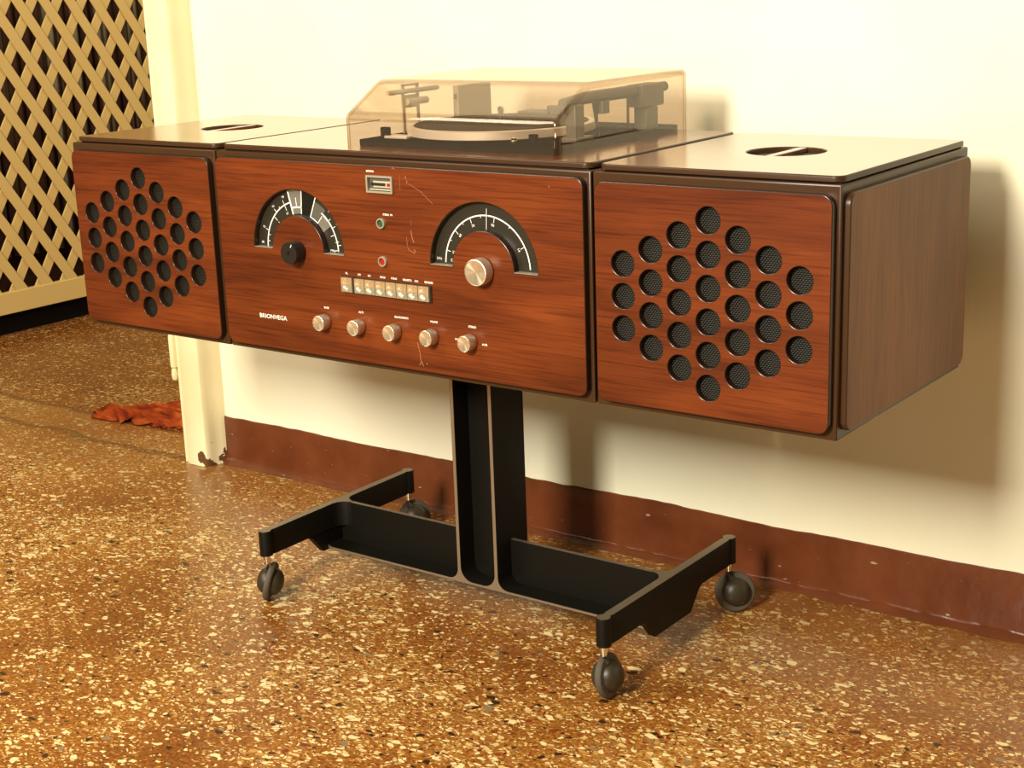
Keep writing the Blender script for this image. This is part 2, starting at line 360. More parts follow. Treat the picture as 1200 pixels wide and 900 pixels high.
    def build(s, name, parent=None, origin=None, sharp=.6):
        bm = s.bm
        bmesh.ops.recalc_face_normals(bm, faces=bm.faces)
        o0 = Vector(origin) if origin is not None else (world_origin(parent) if parent else Vector((0, 0, 0)))
        bmesh.ops.translate(bm, vec=-o0, verts=bm.verts)
        for e in bm.edges:
            if len(e.link_faces) == 2 and e.calc_face_angle(0) > sharp: e.smooth = False
        me = bpy.data.meshes.new(name); bm.to_mesh(me); bm.free()
        for mm in s.mats: me.materials.append(mm)
        ob = bpy.data.objects.new(name, me); COL.objects.link(ob)
        if parent: ob.parent = parent; ob.location = o0 - world_origin(parent)
        else: ob.location = o0
        return ob
def world_origin(o):
    v = Vector((0, 0, 0))
    while o: v += o.location; o = o.parent
    return v
def frame(kind, o=(0, 0, 0)):
    X, Y, Z = Vector((1, 0, 0)), Vector((0, 1, 0)), Vector((0, 0, 1)); o = Vector(o)
    return {'front': (o, X, Z, -Y), 'top': (o, X, Y, Z), 'right': (o, Y, Z, X), 'left': (o, -Y, Z, -X), 'bottom': (o, X, -Y, -Z)}[kind]
def axis_frame(o, d):
    d = Vector(d).normalized(); a = d.cross(Vector((0, 0, 1)))
    a = a.normalized() if a.length > 1e-4 else Vector((1, 0, 0))
    return (Vector(o), a, d.cross(a), d)
def rrect(u0, u1, v0, v1, r, k=6):
    pts = []
    for cx_, cy_, a0 in ((u1 - r, v0 + r, -PI / 2), (u1 - r, v1 - r, 0), (u0 + r, v1 - r, PI / 2), (u0 + r, v0 + r, PI)):
        for i in range(k + 1):
            a = a0 + PI / 2 * i / k; pts.append((cx_ + r * math.cos(a), cy_ + r * math.sin(a)))
    return pts
def circ(cx_, cy_, r, k=28, cw=True):
    p = [(cx_ + r * math.cos(2 * PI * i / k), cy_ + r * math.sin(2 * PI * i / k)) for i in range(k)]
    return p[::-1] if cw else p
def arch(cx_, cy_, ro, ri, a0=0, a1=PI, k=40, c=0.):
    """half ring, CCW"""
    o = [(cx_ + ro * math.cos(a0 + (a1 - a0) * i / k), cy_ + ro * math.sin(a0 + (a1 - a0) * i / k)) for i in range(k + 1)]
    i_ = [(cx_ + ri * math.cos(a1 - (a1 - a0) * i / k), cy_ + ri * math.sin(a1 - (a1 - a0) * i / k)) for i in range(k + 1)]
    return o + i_
def tag(o, label, cat=None, group=None, kind=None):
    o['label'] = label
    if cat: o['category'] = cat
    if group: o['group'] = group
    if kind: o['kind'] = kind
    return o
def empty(name, loc):
    o = bpy.data.objects.new(name, None); COL.objects.link(o); o.location = loc; o.empty_display_size = .1; return o
def text(body, x, z, h, y, parent, name='lettering', align='CENTER', m='print', width=None, rot=0., depth=.0002, bold=0.):
    c_ = bpy.data.curves.new('t', 'FONT'); c_.body = body; c_.size = 1; c_.extrude = 0; c_.offset = bold; c_.align_x = 'LEFT'; c_.resolution_u = 2
    o = bpy.data.objects.new('t', c_); COL.objects.link(o)
    dg = bpy.context.evaluated_depsgraph_get(); me = bpy.data.meshes.new_from_object(o.evaluated_get(dg))
    bpy.data.objects.remove(o); bpy.data.curves.remove(c_)
    xs = [v.co.x for v in me.vertices]; ys = [v.co.y for v in me.vertices]
    x0, x1, y0, y1 = min(xs), max(xs), min(ys), max(ys)
    sy = h / (y1 - y0); sx = sy if width is None else width / (x1 - x0)
    w_ = (x1 - x0) * sx
    ox = {'CENTER': -w_ / 2, 'LEFT': 0}[align]
    po = world_origin(parent); cr, sr_ = math.cos(rot), math.sin(rot)
    for v in me.vertices:
        a = (v.co.x - x0) * sx + ox; b_ = (v.co.y - y0) * sy - h / 2
        v.co = Vector((x + a * cr - b_ * sr_, y, z + a * sr_ + b_ * cr)) - po
    me.materials.clear(); me.materials.append(M[m]); me.name = name
    ob = bpy.data.objects.new(name, me); COL.objects.link(ob); ob.parent = parent
    return ob

# ------------------------------------------------------------------ setting
f = MB().box(-3.4, 2.4, -3.0, 3.2, -.06, 0, M['floor']).build('floor'); tag(f, 'glossy brown terrazzo floor with cream and dark chips', kind='structure')
w = MB().box(-.93, 2.4, .475, .60, 0, 2.5, M['wall']).build('wall_back', origin=(.7, .475, 0)); tag(w, 'cream painted wall behind the stereo console', kind='structure')
w = MB().box(-2.62, -2.54, -.2, 3.2, 0, 2.5, M['far_wall']).build('wall_left', origin=(-2.5, 1.5, 0)); tag(w, 'dark brown wall behind the lattice screen', kind='structure')

# skirting band with an uneven brushed upper edge and a lumpy foot
mb = MB(); bm = mb.bm; im = mb.mi(M['skirt']); prof_n = 9; rows = []
N = 260
for i in range(N + 1):
    x = -.862 + (2.4 + .862) * i / N
    top = .0935 + .0035 * pnoise(Vector((x * 5, 0, 0))) + .0018 * pnoise(Vector((x * 34, 3, 0)))
    foot = .006 + .005 * pnoise(Vector((x * 21, 7, 0))) + .004 * pnoise(Vector((x * 90, 9, 0)))
    pr = [(.4755, top), (.4728, top - .001), (.4722, top - .004), (.472, .05), (.4715, .014), (.4708 - .0015 * pnoise(Vector((x * 60, 2, 0))), .008 + foot * .3), (.469 - foot * .25, .0045 + foot * .3), (.466 - foot * .5, .002 + foot * .25), (.463 - foot, -.001)]
    rows.append([bm.verts.new((x, a, b_)) for a, b_ in pr])
for a, b_ in zip(rows, rows[1:]):
    for i in range(prof_n - 1):
        ff = bm.faces.new((a[i], b_[i], b_[i + 1], a[i + 1])); ff.smooth = True; ff.material_index = im
sk = mb.build('baseboard_back', origin=(.7, .475, 0)); tag(sk, 'oxblood gloss painted skirting band with uneven upper edge', kind='structure')

# door post: moulded plan profile
pl = [(-.939, .60), (-.939, .436), (-.925, .436), (-.9245, .430), (-.922, .4285), (-.876, .4285), (-.872, .4295), (-.8695, .433), (-.8685, .440), (-.868, .450), (-.8665, .457), (-.864, .463), (-.861, .469), (-.859, .478), (-.859, .60)]
mb = MB(); mb.prism([pl], 2.5, frame('top'), M['enamel'], 0)
jp = mb.build('trim_1', origin=(-.9, .5, 0)); tag(jp, 'cream enamelled doorway post with chipped foot', kind='structure')
mb = MB(); ax = frame('top', (-.9455, .434, .163))
mb.lathe([(0, 0), (.0045, .001), (.006, .005), (.0065, .012), (.0055, .021), (.0045, .024), (.0068, .027), (.0068, .085), (.006, .09), (0, .091)], ax, M['enamel'], 16)
mb.box(-.9455, -.938, .434, .4385, .190, .250, M['enamel'])
mb.build('hinge', jp)

# ------------------------------------------------------------------ lattice screen (next room)
LX = -2.2
ls = empty('lattice_screen', (LX - .02, 1.4, 0)); tag(ls, 'cream painted wooden lattice screen standing beyond the doorway', 'lattice screen')
hw, hh = .04135, .0632; y_t, z_t = 1.1197, .8073
ext = .0175
yA, yB, zA, zB = .45, 2.3, .10, 1.72
def slat(yc, zc, sgn, xf, xb, name):
    # sgn -1: falls as y grows; clip its centre line to the panel
    sl = hh / hw * sgn
    pts = []
    def z_at(y): return zc + (y - yc) * sl
    def y_at(z): return yc + (z - zc) / sl
    cand = sorted([(max(yA, min(yB, y_at(zA)))), (max(yA, min(yB, y_at(zB))))])
    y0, y1 = cand
    if y1 - y0 < .03: return
    mb = MB(); bm = mb.bm; im = mb.mi(M['lattice']); vs = []
    for y in (y0, y1):
        for dx in (xb, xf):
            for dd in (-ext, ext): vs.append(bm.verts.new((dx, y + dd, z_at(y))))
    a = vs
    for q in ((0, 1, 3, 2), (4, 6, 7, 5), (0, 4, 5, 1), (2, 3, 7, 6), (0, 2, 6, 4), (1, 5, 7, 3)):
        ff = bm.faces.new([a[i] for i in q]); ff.material_index = im
    bmesh.ops.recalc_face_normals(bm, faces=bm.faces)
    es = [e for e in bm.edges if abs((e.verts[0].co - e.verts[1].co).y) > .02]
    if es: bmesh.ops.bevel(bm, geom=es, offset=.0022, segments=2, profile=.5, affect='EDGES')
    mb.build(name, ls)
for k in range(-30, 31):
    slat(y_t + ext + k * 2 * hw, z_t, -1, LX, LX - .005, 'slat')
    slat(y_t - ext + .003 + k * 2 * hw, z_t, 1, LX - .005, LX - .010, 'slat')
MB().box(LX - .018, LX + .002, yA - .03, yB + .03, .060, .118, M['lattice'], .002).build('bottom_rail', ls)
MB().box(LX - .018, LX + .002, yA - .03, yB + .03, zB, zB + .06, M['lattice'], .002).build('top_rail', ls)
for yy_ in (yA - .03, yB - .02): MB().box(LX - .022, LX - .0185, yy_, yy_ + .05, .0, zB + .06, M['lattice']).build('stile', ls)
MB().box(LX - .11, LX - .03, yA - .03, yB + .03, 0, .075, M['shade_plinth']).build('shade_plinth', ls)  # added block under the lattice; the shadow there is put into its black
# curtain behind
mb = MB(); bm = mb.bm; im = mb.mi(M['curtain']); rows = []
for i in range(900):
    y = .2 + 2.4 * i / 899
    dx = .013 * math.sin(y * 138 + 1.5 * math.sin(y * 9)) + .010 * pnoise(Vector((y * 17, 0, 0)))
    rows.append([bm.verts.new((-2.40 + dx * (1 - .15 * j), y, z)) for j, z in enumerate((.17, .8, 1.9))])
for a, b_ in zip(rows, rows[1:]):
    for i in range(2):
        ff = bm.faces.new((a[i], b_[i], b_[i + 1], a[i + 1])); ff.smooth = True; ff.material_index = im
cu = mb.build('curtain', origin=(-2.4, 1.4, .17)); tag(cu, 'drab brown folded curtain hanging behind the lattice screen', 'curtain')
cu.modifiers.new('solid', 'SOLIDIFY').thickness = .002

# red rag on the floor by the door post
mb = MB(); bm = mb.bm; im = mb.mi(M['rag']); random.seed(4)
NX, NY = 70, 60; grid = {}
for i in range(NX + 1):
    for j in range(NY + 1):
        a, b_ = i / NX, j / NY
        taper = .25 + .75 * min(1, (a * 1.6) ** .8)
        cxr = -1.365 + .42 * a
        cyr = .560 + .17 * a
        wv_ = .078 * taper * (1 + .18 * pnoise(Vector((a * 9, 4, 0))))
        off = (b_ - .5) * 2 * wv_
        x = cxr - off * .42; y = cyr + off
        al, ac = x * .92 + y * .39, -x * .39 + y * .92
        rag_n = pnoise(Vector((al * 10, ac * 34, 1))); rag_f = pnoise(Vector((al * 26, ac * 120, 5)))
        edge = min(1, min(a, 1 - a) * 12) * min(1, min(b_, 1 - b_) * 7)
        z = .003 + edge * (.010 + .020 * abs(rag_n) + .010 * rag_f)
        fr_e = 1 - min(1, min(a, 1 - a) * 8, min(b_, 1 - b_) * 5)
        grid[i, j] = bm.verts.new((x + .006 * rag_f - .05 * fr_e * pnoise(Vector((ac * 60, 3, 0))) * (1 if a < .3 else .3), y + .010 * pnoise(Vector((x * 40, y * 20, 8))) + .03 * fr_e * pnoise(Vector((al * 38, 6, 0))), max(.002, z)))
for i in range(NX):
    for j in range(NY):
        ff = bm.faces.new((grid[i, j], grid[i + 1, j], grid[i + 1, j + 1], grid[i, j + 1])); ff.smooth = True; ff.material_index = im
# a closed underside so the cloth has body
rg_ = mb.build('floor_rag', origin=(-1.2, .63, 0)); tag(rg_, 'crumpled red cloth rag lying on the floor by the doorway post', 'rag')
sm = rg_.modifiers.new('solid', 'SOLIDIFY'); sm.thickness = .002; sm.offset = -1

# ------------------------------------------------------------------ console
CZ0, CZ1, DEP = .400, .676, .3613
con = empty('stereo_console', (0, .187, 0))
tag(con, 'walnut radio and record player console on a black wheeled pedestal', 'stereo console')
body = MB().box(-.3085, .3085, 0, DEP, CZ0, CZ1, M['brown'], .002).build('cabinet_body', con)
MB().box(-.299, .299, .010, DEP - .008, CZ1, CZ1 + .002, M['groove']).build('top_gap', body)
mb = MB(); mb.prism([rrect(-.3045, .3045, .006, DEP - .003, .012)], .0065, frame('top', (0, 0, CZ1 + .002)), M['brown'], .002, cap=M['walnut_top'])
mb.build('top_panel', con)
TOPZ = CZ1 + .0085
# front panel with two arched dial openings and a meter opening
FPT = .010
DL, DR = (-.1545, .5495), (.1555, .5505)
RO, RI = .0818, .0475
holes = [arch(*DL, RO, RI)[::-1], arch(*DR, RO, RI)[::-1], rrect(-.0225, .0170, .6372, .6548, .0008, 2)[::-1]]
mb = MB(); mb.prism([rrect(-.3025, .3040, .4085, .6695, .013)] + holes, FPT, frame('front'), M['edge'], .0012, cap=M['walnut'])
fp = mb.build('front_panel', con)
FY = -FPT            # outer face of the front panel
# slight recess behind the dials
DY = -.0002
def dial(c_, name):
    mb = MB(); mb.prism([arch(*c_, RO + .001, RI - .001, -.03, PI + .03)], .0004, frame('front', (0, DY, 0)), M['dial']); return mb.build(name, con)
def arc_line(mb, c_, r0, r1, a0, a1, w, m, k=24, t=.0003):
    mb.prism([arch(c_[0], c_[1], r1, r0, math.radians(a0), math.radians(a1), k)], t, frame('front', (0, w, 0)), m)
def tick(mb, c_, r0, r1, a, wdt, y, m):
    a = math.radians(a); d = Vector((math.cos(a), math.sin(a))); p = Vector((-d.y, d.x)) * wdt / 2; C = Vector(c_)
    q = [C + d * r0 - p, C + d * r1 - p, C + d * r1 + p, C + d * r0 + p]
    mb.prism([[tuple(v) for v in q]], .0003, frame('front', (0, y, 0)), m)
def polar(c_, r, a): a = math.radians(a); return c_[0] + r * math.cos(a), c_[1] + r * math.sin(a)
SY = DY - .0005
RL = .0648
d1 = dial(DL, 'tuning_dial'); d2 = dial(DR, 'station_dial')
for c_ in (DL, DR):   # pale lips at the foot of each opening
    for s_ in (-1, 1):
        cxm = c_[0] + s_ * (RO + RI) / 2
        MB().box(cxm - (RO - RI) / 2, cxm + (RO - RI) / 2, FY - .0004, -.001, c_[1] - .0004, c_[1] + .0003, M['ring']).build('dial_lip', d1 if c_ is DL else d2)
# left dial print
mb = MB(); arc_line(mb, DL, RL - .0008, RL + .0008, 106, 179.5, SY, M['print'], 30); mb.build('scale_line', d1)
mb = MB(); arc_line(mb, DL, RL - .0008, RL + .0008, 2, 53, SY, M['print'], 24); mb.build('scale_line', d1)
mb = MB()
for a, r0, r1 in ((173, RL - .004, RL), (165, RL - .004, RL), (160, RL, RL + .006), (140, RL - .008, RL), (133, RL, RL + .006), (125, RL, RL + .003), (116, RL - .008, RL + .007), (40, RL, RL + .005), (30, RL, RL + .006), (22, RL - .008, RL), (13, RL - .003, RL + .003), (9, RL, RL + .006), (3, RL - .006, RL)):
    tick(mb, DL, r0, r1, a, .0007, SY, M['print'])
mb.build('scale_ticks', d1)['kind'] = 'stuff'
for s_, r_, a in (('88', .0745, 176), ('6', .0525, 176), ('92', .0745, 159), ('7', .0525, 140), ('96', .0745, 132), ('10', .0530, 117), ('98', .0755, 114), ('5', .0755, 47), ('6', .0755, 31), ('9', .0755, 9), ('MHz', .0550, 3), ('10', .0765, 1.5)):
    px_, pz_ = polar(DL, r_, a); text(s_, px_, pz_, .0032, SY - .0002, d1, 'scale_numeral', rot=math.radians(a - 90) if 20 < a < 150 else 0)
# translucent bandspread windows of the left dial
def sector(c_, r0, r1, a0, a1, y, m, name, par, t=.0006, k=8):
    mb = MB(); arc_line(mb, c_, r0, r1, a0, a1, y, m, k, t); return mb.build(name, par)
sector(DL, RI, RO, 68, 86, SY, M['dial_dark'], 'dial_gap', d1)
g = sector(DL, RI + .001, RO - .001, 86, 105, SY - .0002, M['window_pale'], 'bandspread_window', d1)
mb = MB()
for a, wd_ in ((86.5, .0014), (104.5, .0022)): tick(mb, DL, RI + .001, RO - .001, a, wd_, SY - .001, M['print'])
arc_line(mb, DL, .0560, .0582, 86, 104, SY - .001, M['print'], 8); arc_line(mb, DL, RO - .0018, RO - .0006, 86, 105, SY - .001, M['needle'], 8)
tick(mb, DL, .059, .070, 95, .001, SY - .001, M['print']); mb.build('window_frame', d1)
sector(DL, RI + .002, .072, 50, 67, SY - .0002, M['window_grey'], 'bandspread_window', d1)
sector(DL, RI + .001, .0640, 33, 50, SY - .0002, M['window_pale'], 'bandspread_window', d1)
mb = MB(); tick(mb, DL, RI + .001, RO - .001, 67.3, .0014, SY - .001, M['print']); tick(mb, DL, RI + .002, .062, 50, .001, SY - .001, M['print']); arc_line(mb, DL, RI + .001, RI + .0022, 50, 67, SY - .001, M['print'], 8)
arc_line(mb, DL, RL - .0008, RL + .0008, 40, 53, SY - .001, M['print'], 8); mb.build('window_frame', d1)
# right dial print
mb = MB(); arc_line(mb, DR, RL - .0008, RL + .0008, 3, 178, SY, M['print'], 60); mb.build('scale_line', d2)
mb = MB()
for a, r0 in ((164, .006), (151, .003), (138, .007), (124, .003), (112, .007), (97, .003), (78, .007), (56, .003), (28, .007)): tick(mb, DR, RL - r0, RL, a, .0007, SY, M['print'])
mb.build('scale_ticks', d2)['kind'] = 'stuff'
for s_, r_, a in (('kHz', .0750, 175), ('520', .0535, 174), ('55', .0535, 163), ('60', .0550, 137), ('70', .0545, 111), ('90', .0545, 79), ('14', .0550, 28)):
    px_, pz_ = polar(DR, r_, a); text(s_, px_, pz_, .0034, SY - .0002, d2, 'scale_numeral', rot=math.radians(a - 90) if 20 < a < 150 else 0)
mb = MB(); tick(mb, DR, RI + .0005, RO - .008, 87, .0011, SY - .0025, M['needle']); mb.build('pointer', d2)
# knobs
def knob(x, z, r_, dep, name, dark=False):
    a, b_ = ('black_plastic', 'black_plastic') if dark else ('alu_side', 'alu')
    fr_ = frame('front', (x, FY, z)); mb = MB()
    mb.lathe([(r_ * .90, 0), (r_ * .96, .0012), (r_, .002), (r_, dep - .0012), (r_ * .97, dep)], fr_, M[a], 40)
    k_ = mb.build(name, con)
    mb = MB()
    if dark: mb.lathe([(r_ * .97, dep), (r_ * .90, dep + .0002), (r_ * .2, dep - .0006), (r_ * .16, dep - .0025), (0, dep - .0028)], fr_, M[b_], 40)
    else: mb.lathe([(r_ * .97, dep), (r_ * .93, dep + .0003), (r_ * .89, dep - .0003), (r_ * .5, dep - .0008), (0, dep - .0012)], fr_, M[b_], 40)
    mb.build('knob_face', k_, origin=(x, FY - dep, z))
    return k_
k_ = knob(DL[0], DL[1] - .001, .0148, .0185, 'tuning_knob', True); k_['label'] = 'black tuning knob'
tick_ = MB(); tick(tick_, DL, .0085, .0130, 60, .001, FY - .0186, M['print']); tick_.build('knob_mark', k_)
knob(DR[0], DR[1] - .0015, .0168, .0160, 'tuning_knob')
for i in range(5): knob(.0100 + (i - 2) * .0612, .4575, .0104, .0155, 'control_knob')
# push buttons with dished faces
def button(x0, x1, z0, z1, dep):
    mb = MB(); bm = mb.bm; im = mb.mi(M['button']); k = 10; g = {}
    for i in range(k + 1):
        for j in range(k + 1):
            u, v = i / k * 2 - 1, j / k * 2 - 1
            rr = math.sqrt(u * u + v * v); dz = -.0030 * max(0, 1 - (rr / .88) ** 2)
            g[i, j] = bm.verts.new((x0 + (x1 - x0) * i / k, FY - dep - dz, z0 + (z1 - z0) * j / k))
    for i in range(k):
        for j in range(k):
            ff = bm.faces.new((g[i, j], g[i + 1, j], g[i + 1, j + 1], g[i, j + 1])); ff.material_index = im; ff.smooth = True
    rim = [g[i, 0] for i in range(k + 1)] + [g[k, j] for j in range(1, k + 1)] + [g[i, k] for i in range(k - 1, -1, -1)] + [g[0, j] for j in range(k - 1, 0, -1)]
    bk = [bm.verts.new((v.co.x, FY + .0005, v.co.z)) for v in rim]
    for i in range(len(rim)):
        j = (i + 1) % len(rim)
        ff = bm.faces.new((rim[i], bk[i], bk[j], rim[j])); ff.material_index = im
    mb.build('push_button', con)
MB().box(-.0778, -.0556, FY - .0012, FY + .0004, .5010, .5228, M['black_plastic']).build('button_slot', con)
MB().box(-.0547, .0735, FY - .0012, FY + .0004, .5005, .5225, M['black_plastic']).build('button_slot', con)
button(-.0768, -.0580, .5022, .5215, .0042)
for i in range(7): button(-.0537 + i * .01795, -.0537 + i * .01795 + .0170, .5022, .5215, .0042)
# lettering
for s_, x, wd_ in (('FL', -.0690, .004), ('OM', -.0475, .005), ('OC', -.0300, .005), ('MF/CAF', -.0070, .009), ('FONO', .0120, .0095), ('REGISTR', .0340, .0145), ('AUX', .0490, .0065), ('REVERSE', .0690, .0135)):
    text(s_, x, .5265, .0026, FY - .0003, con, 'button_lettering', width=wd_, bold=.02)
for s_, i, wd_ in (('BASSI', 0, .0085), ('ALTI', 1, .0085), ('BILANCIAMENTO', 2, .023), ('VOLUME', 3, .012), ('STEREO', 4, .0125)):
    text(s_, .0130 + (i - 2) * .0612 + (.008 if i == 2 else 0), .4765, .0027, FY - .0003, con, 'knob_lettering', width=wd_, bold=.02)
text('MONO', .1120, .4580, .0026, FY - .0003, con, 'knob_lettering', width=.009, bold=.02)
text('A/B', .1535, .4560, .0026, FY - .0003, con, 'knob_lettering', width=.0085, bold=.02)
text('SINTONIA', -.0250, .6620, .0028, FY - .0003, con, 'meter_lettering', align='LEFT', width=.013, bold=.02)
text('STEREO  FM', .0070, .6080, .0026, FY - .0003, con, 'lamp_lettering', width=.016, bold=.02)
text('BRIONVEGA', -.2365, .4535, .0062, FY - .0003, con, 'nameplate_lettering', align='LEFT', width=.052, bold=.012)
# level meter
MY = FY - .0028
mb = MB(); mb.prism([rrect(-.0245, .0190, .6350, .6570, .0008, 2), rrect(-.0220, .0165, .6375, .6545, .0006, 2)[::-1]], .0032, frame('front', (0, FY + .0004, 0)), M['ring']); me_ = mb.build('level_meter', con)
MB().box(-.0222, .0167, -0.0081, -0.0071, .6373, .6547, M['deck_grey']).build('meter_back', me_)
MB().box(-.014, .0165, -0.0101, -0.0083, .6420, .6500, M['meter_pale']).build('meter_scale', me_)
MB().box(-.018, .0060, -0.0109, -0.0101, .6442, .6478, M['dial']).build('meter_slot', me_)
MB().box(.0090, .0135, -0.0111, -0.0101, .6440, .6478, M['red']).build('meter_flag', me_)
MB().box(-.021, .0165, -0.0105, -0.0083, .6385, .6400, M['meter_pale']).build('meter_edge', me_)
# pilot lamps
for x, z, mm, lb in ((-.0035, .5965, 'green', 'green pilot lamp'), (-.0040, .5475, 'red', 'red pilot lamp')):
    mb = MB(); fr_ = frame('front', (x, FY, z))
    mb.lathe([(.0068, -.0003), (.0068, .0035), (.0062, .0042), (.0050, .0042), (.0048, .001), (.0048, .0)], fr_, M['ring'], 28); la = mb.build('pilot_lamp', con); la['label'] = lb
    mb = MB(); mb.lathe([(.0048, .0006), (.0042, .0018), (.0025, .0026), (0, .003)], fr_, M[mm], 20); mb.build('lens', la)
# scuffs in the lacquer
mb = MB()
def scuff(pts, wd):
    pts = [Vector(p) for p in pts]
    for a, b_ in zip(pts, pts[1:]):
        d = (b_ - a).normalized(); p = Vector((-d.y, d.x)) * wd / 2
        mb.prism([[tuple(v) for v in (a - p, b_ - p, b_ + p, a + p)]], .0001, frame('front', (0, FY - .0001, 0)), M['scuff'])
for pts, wd in (([(.0440, .5905), (.0455, .582), (.0480, .575)], .0012), ([(.0365, .582), (.0372, .571)], .0006), ([(.0370, .569), (.0400, .565), (.0470, .563)], .0008), ([(.0475, .5665), (.0500, .565), (.0480, .562), (.0452, .563)], .0012),
                ([(.0395, .6585), (.0398, .655)], .0012), ([(.0415, .6535), (.0418, .649)], .0010), ([(.0440, .649), (.062, .641), (.082, .626)], .0005), ([(.0180, .6665), (.0205, .668), (.0225, .666)], .0008), ([(.0300, .660), (.0300, .640)], .0004),
                ([(.0455, .447), (.0490, .432), (.0497, .420)], .0010), ([(.0470, .417), (.0515, .422), (.0535, .416)], .0010), ([(.0585, .421), (.0605, .419)], .0012), ([(.2560, .657), (.2580, .6565)], .001), ([(.0450, .604), (.0450, .597)], .0004)):
    scuff(pts, wd)
sc_ = mb.build('scuff_marks', con); sc_['kind'] = 'stuff'

# ------------------------------------------------------------------ record player
DK0 = TOPZ
deck = MB().box(-.086, .227, .048, .337, DK0, DK0 + .0092, M['deck'], .0012).build('turntable_deck', con)
DT = DK0 + .0092
PC = (.050, .179)
mb = MB(); mb.lathe([(.020, 0), (.119, .0), (.124, .001), (.125, .002), (.125, .0115), (.1235, .0125), (.117, .0125), (.116, .0110)], frame('top', (PC[0], PC[1], DT + .001)), M['platter'], 72); pt = mb.build('platter', con)
mb = MB(); mb.lathe([(.116, .0110), (.1145, .0135), (.080, .0137), (.0795, .0130), (.045, .0135), (.0445, .0128), (0, .0130)], frame('top', (PC[0], PC[1], DT + .001)), M['mat'], 64); mb.build('platter_mat', pt)
mb = MB(); mb.lathe([(.0040, .0128), (.0040, .0270), (.0046, .0275), (.0046, .0310), (.0030, .0330), (0, .0335)], frame('top', (PC[0], PC[1], DT + .001)), M['chrome'], 18); mb.box(PC[0] - .016, PC[0] + .016, PC[1] - .003, PC[1] + .003, DT + .0138, DT + .0155, M['alu']); mb.build('spindle', pt)
AX = .208
arm = MB(); arm.box(AX - .011, AX + .010, .274, .302, DT - .001, .722, M['deck_grey'], .002); arm.box(AX - .015, AX + .011, .262, .316, .722, .751, M['deck_grey'], .002); arm.build('tonearm_pivot', con)
ta = MB(); ta.tube([(AX - .002, .265, .7435), (AX - .004, .15, .7440), (AX - .008, .104, .7400)], [.0080, .0076, .0066], M['deck_grey'], 14); tao = ta.build('tonearm', con)
mb = MB(); mb.tube([(AX - .002, .314, .7440), (AX - .002, .338, .7440)], .0066, M['deck_grey'], 16); mb.build('counterweight', tao)
mb = MB(); mb.box(AX - .072, AX - .026, .098, .128, .728, .731, M['deck_grey'], .001); mb.box(AX - .030, AX - .004, .102, .114, .728, .738, M['deck_grey'], .001); mb.build('headshell', tao)
mb = MB(); mb.box(AX - .009, AX + .006, .112, .132, DT - .001, .738, M['deck_grey'], .0015); mb.box(AX - .012, AX + .010, .106, .146, DT - .001, DT + .005, M['deck_grey'], .001); mb.build('arm_rest', con)
mb = MB(); mb.tube([(AX - .004, .178, DT), (AX - .004, .174, DT + .018), (AX - .004, .170, .741)], [.0016, .0022, .004], M['deck_grey']); mb.box(AX - .008, AX + .006, .174, .190, .722, .738, M['deck_grey'], .001); mb.build('arm_lift', con)
mb = MB(); mb.tube([(AX - .006, .252, DT), (AX - .006, .252, .738)], .0018, M['deck_grey']); mb.build('antiskate_post', con)
# pale shapes on the far end of the deck: bracket with a rod, and a box
MX = -.0735
mb = MB()
for y_ in (.1235, .1535): mb.box(MX - .001, MX + .001, y_, y_ + .006, DT - .001, .7585, M['deck_pale'], .0005)
mb.box(MX - .001, MX + .001, .1235, .1595, .7555, .7585, M['deck_pale'], .0005); mb.box(MX - .001, MX + .001, .1295, .1535, .727, .744, M['deck_pale'], .0005)
br_ = mb.build('rod_bracket', con)
mb = MB(); mb.tube([(MX + .003, .092, .7495), (MX + .003, .099, .7495), (MX + .003, .190, .7495), (MX + .003, .197, .7495)], [.0028, .0034, .0034, .0030], M['deck_pale'], 12); mb.build('rod', br_)
mb = MB(); mb.tube([(MX + .003, .130, .735), (MX + .003, .172, .735)], .0048, M['deck_pale'], 12); mb.build('drum', br_)
mbx = MB().box(MX - .010, MX + .0, .246, .322, DT - .001, .7475, M['deck_pale'], .001).build('deck_box', con)
MB().box(MX - .0075, MX - .003, .2452, .2465, .729, .736, M['deck_grey']).build('socket', mbx)
MB().box(-.068, -.055, .070, .077, DT - .001, DT + .014, M['deck'], .001).build('speed_lever', con)
MB().box(-.060, -.022, .068, .088, DT - .0005, DT + .0035, M['platter'], .001).build('control_plate', con)
mb = MB(); mb.lathe([(.004, 0), (.004, .004), (.0025, .005), (.0035, .0075), (0, .009)], frame('top', (.150, .070, DT - .0005)), M['chrome'], 16); mb.build('start_knob', con)
MB().box(.172, .182, .070, .078, DT - .001, DT + .012, M['deck'], .001).build('reject_lever', con)
# smoked dust cover: closed wedge-fronted hood
x0, x1, y0, y1, zb, zk, yk, zt = -.1036, .2379, .0396, .3471, TOPZ - .0002, .7262, .1094, .7665
mb = MB(); bm = mb.bm
pr = [(y0, zb), (y0, zk), (yk, zt), (y1, zt), (y1, zb)]
A = [bm.verts.new((x0, a, b_)) for a, b_ in pr]; B = [bm.verts.new((x1, a, b_)) for a, b_ in pr]
bm.faces.new(A); bm.faces.new(B[::-1])
for i in range(5):
    j = (i + 1) % 5
    if i == 4: continue
    bm.faces.new((A[i], A[j], B[j], B[i]))
mb.mats = [M['acrylic'], M['acrylic_bend']]
bmesh.ops.recalc_face_normals(bm, faces=bm.faces)
es = [e for e in bm.edges if not (abs(e.verts[0].co.z - zb) < 1e-5 and abs(e.verts[1].co.z - zb) < 1e-5)]
bv = bmesh.ops.bevel(bm, geom=es, offset=.008, segments=6, profile=.5, affect='EDGES', clamp_overlap=True)
for f_ in bv['faces']: f_.material_index = 1
for f_ in bm.faces: f_.smooth = f_.material_index == 1
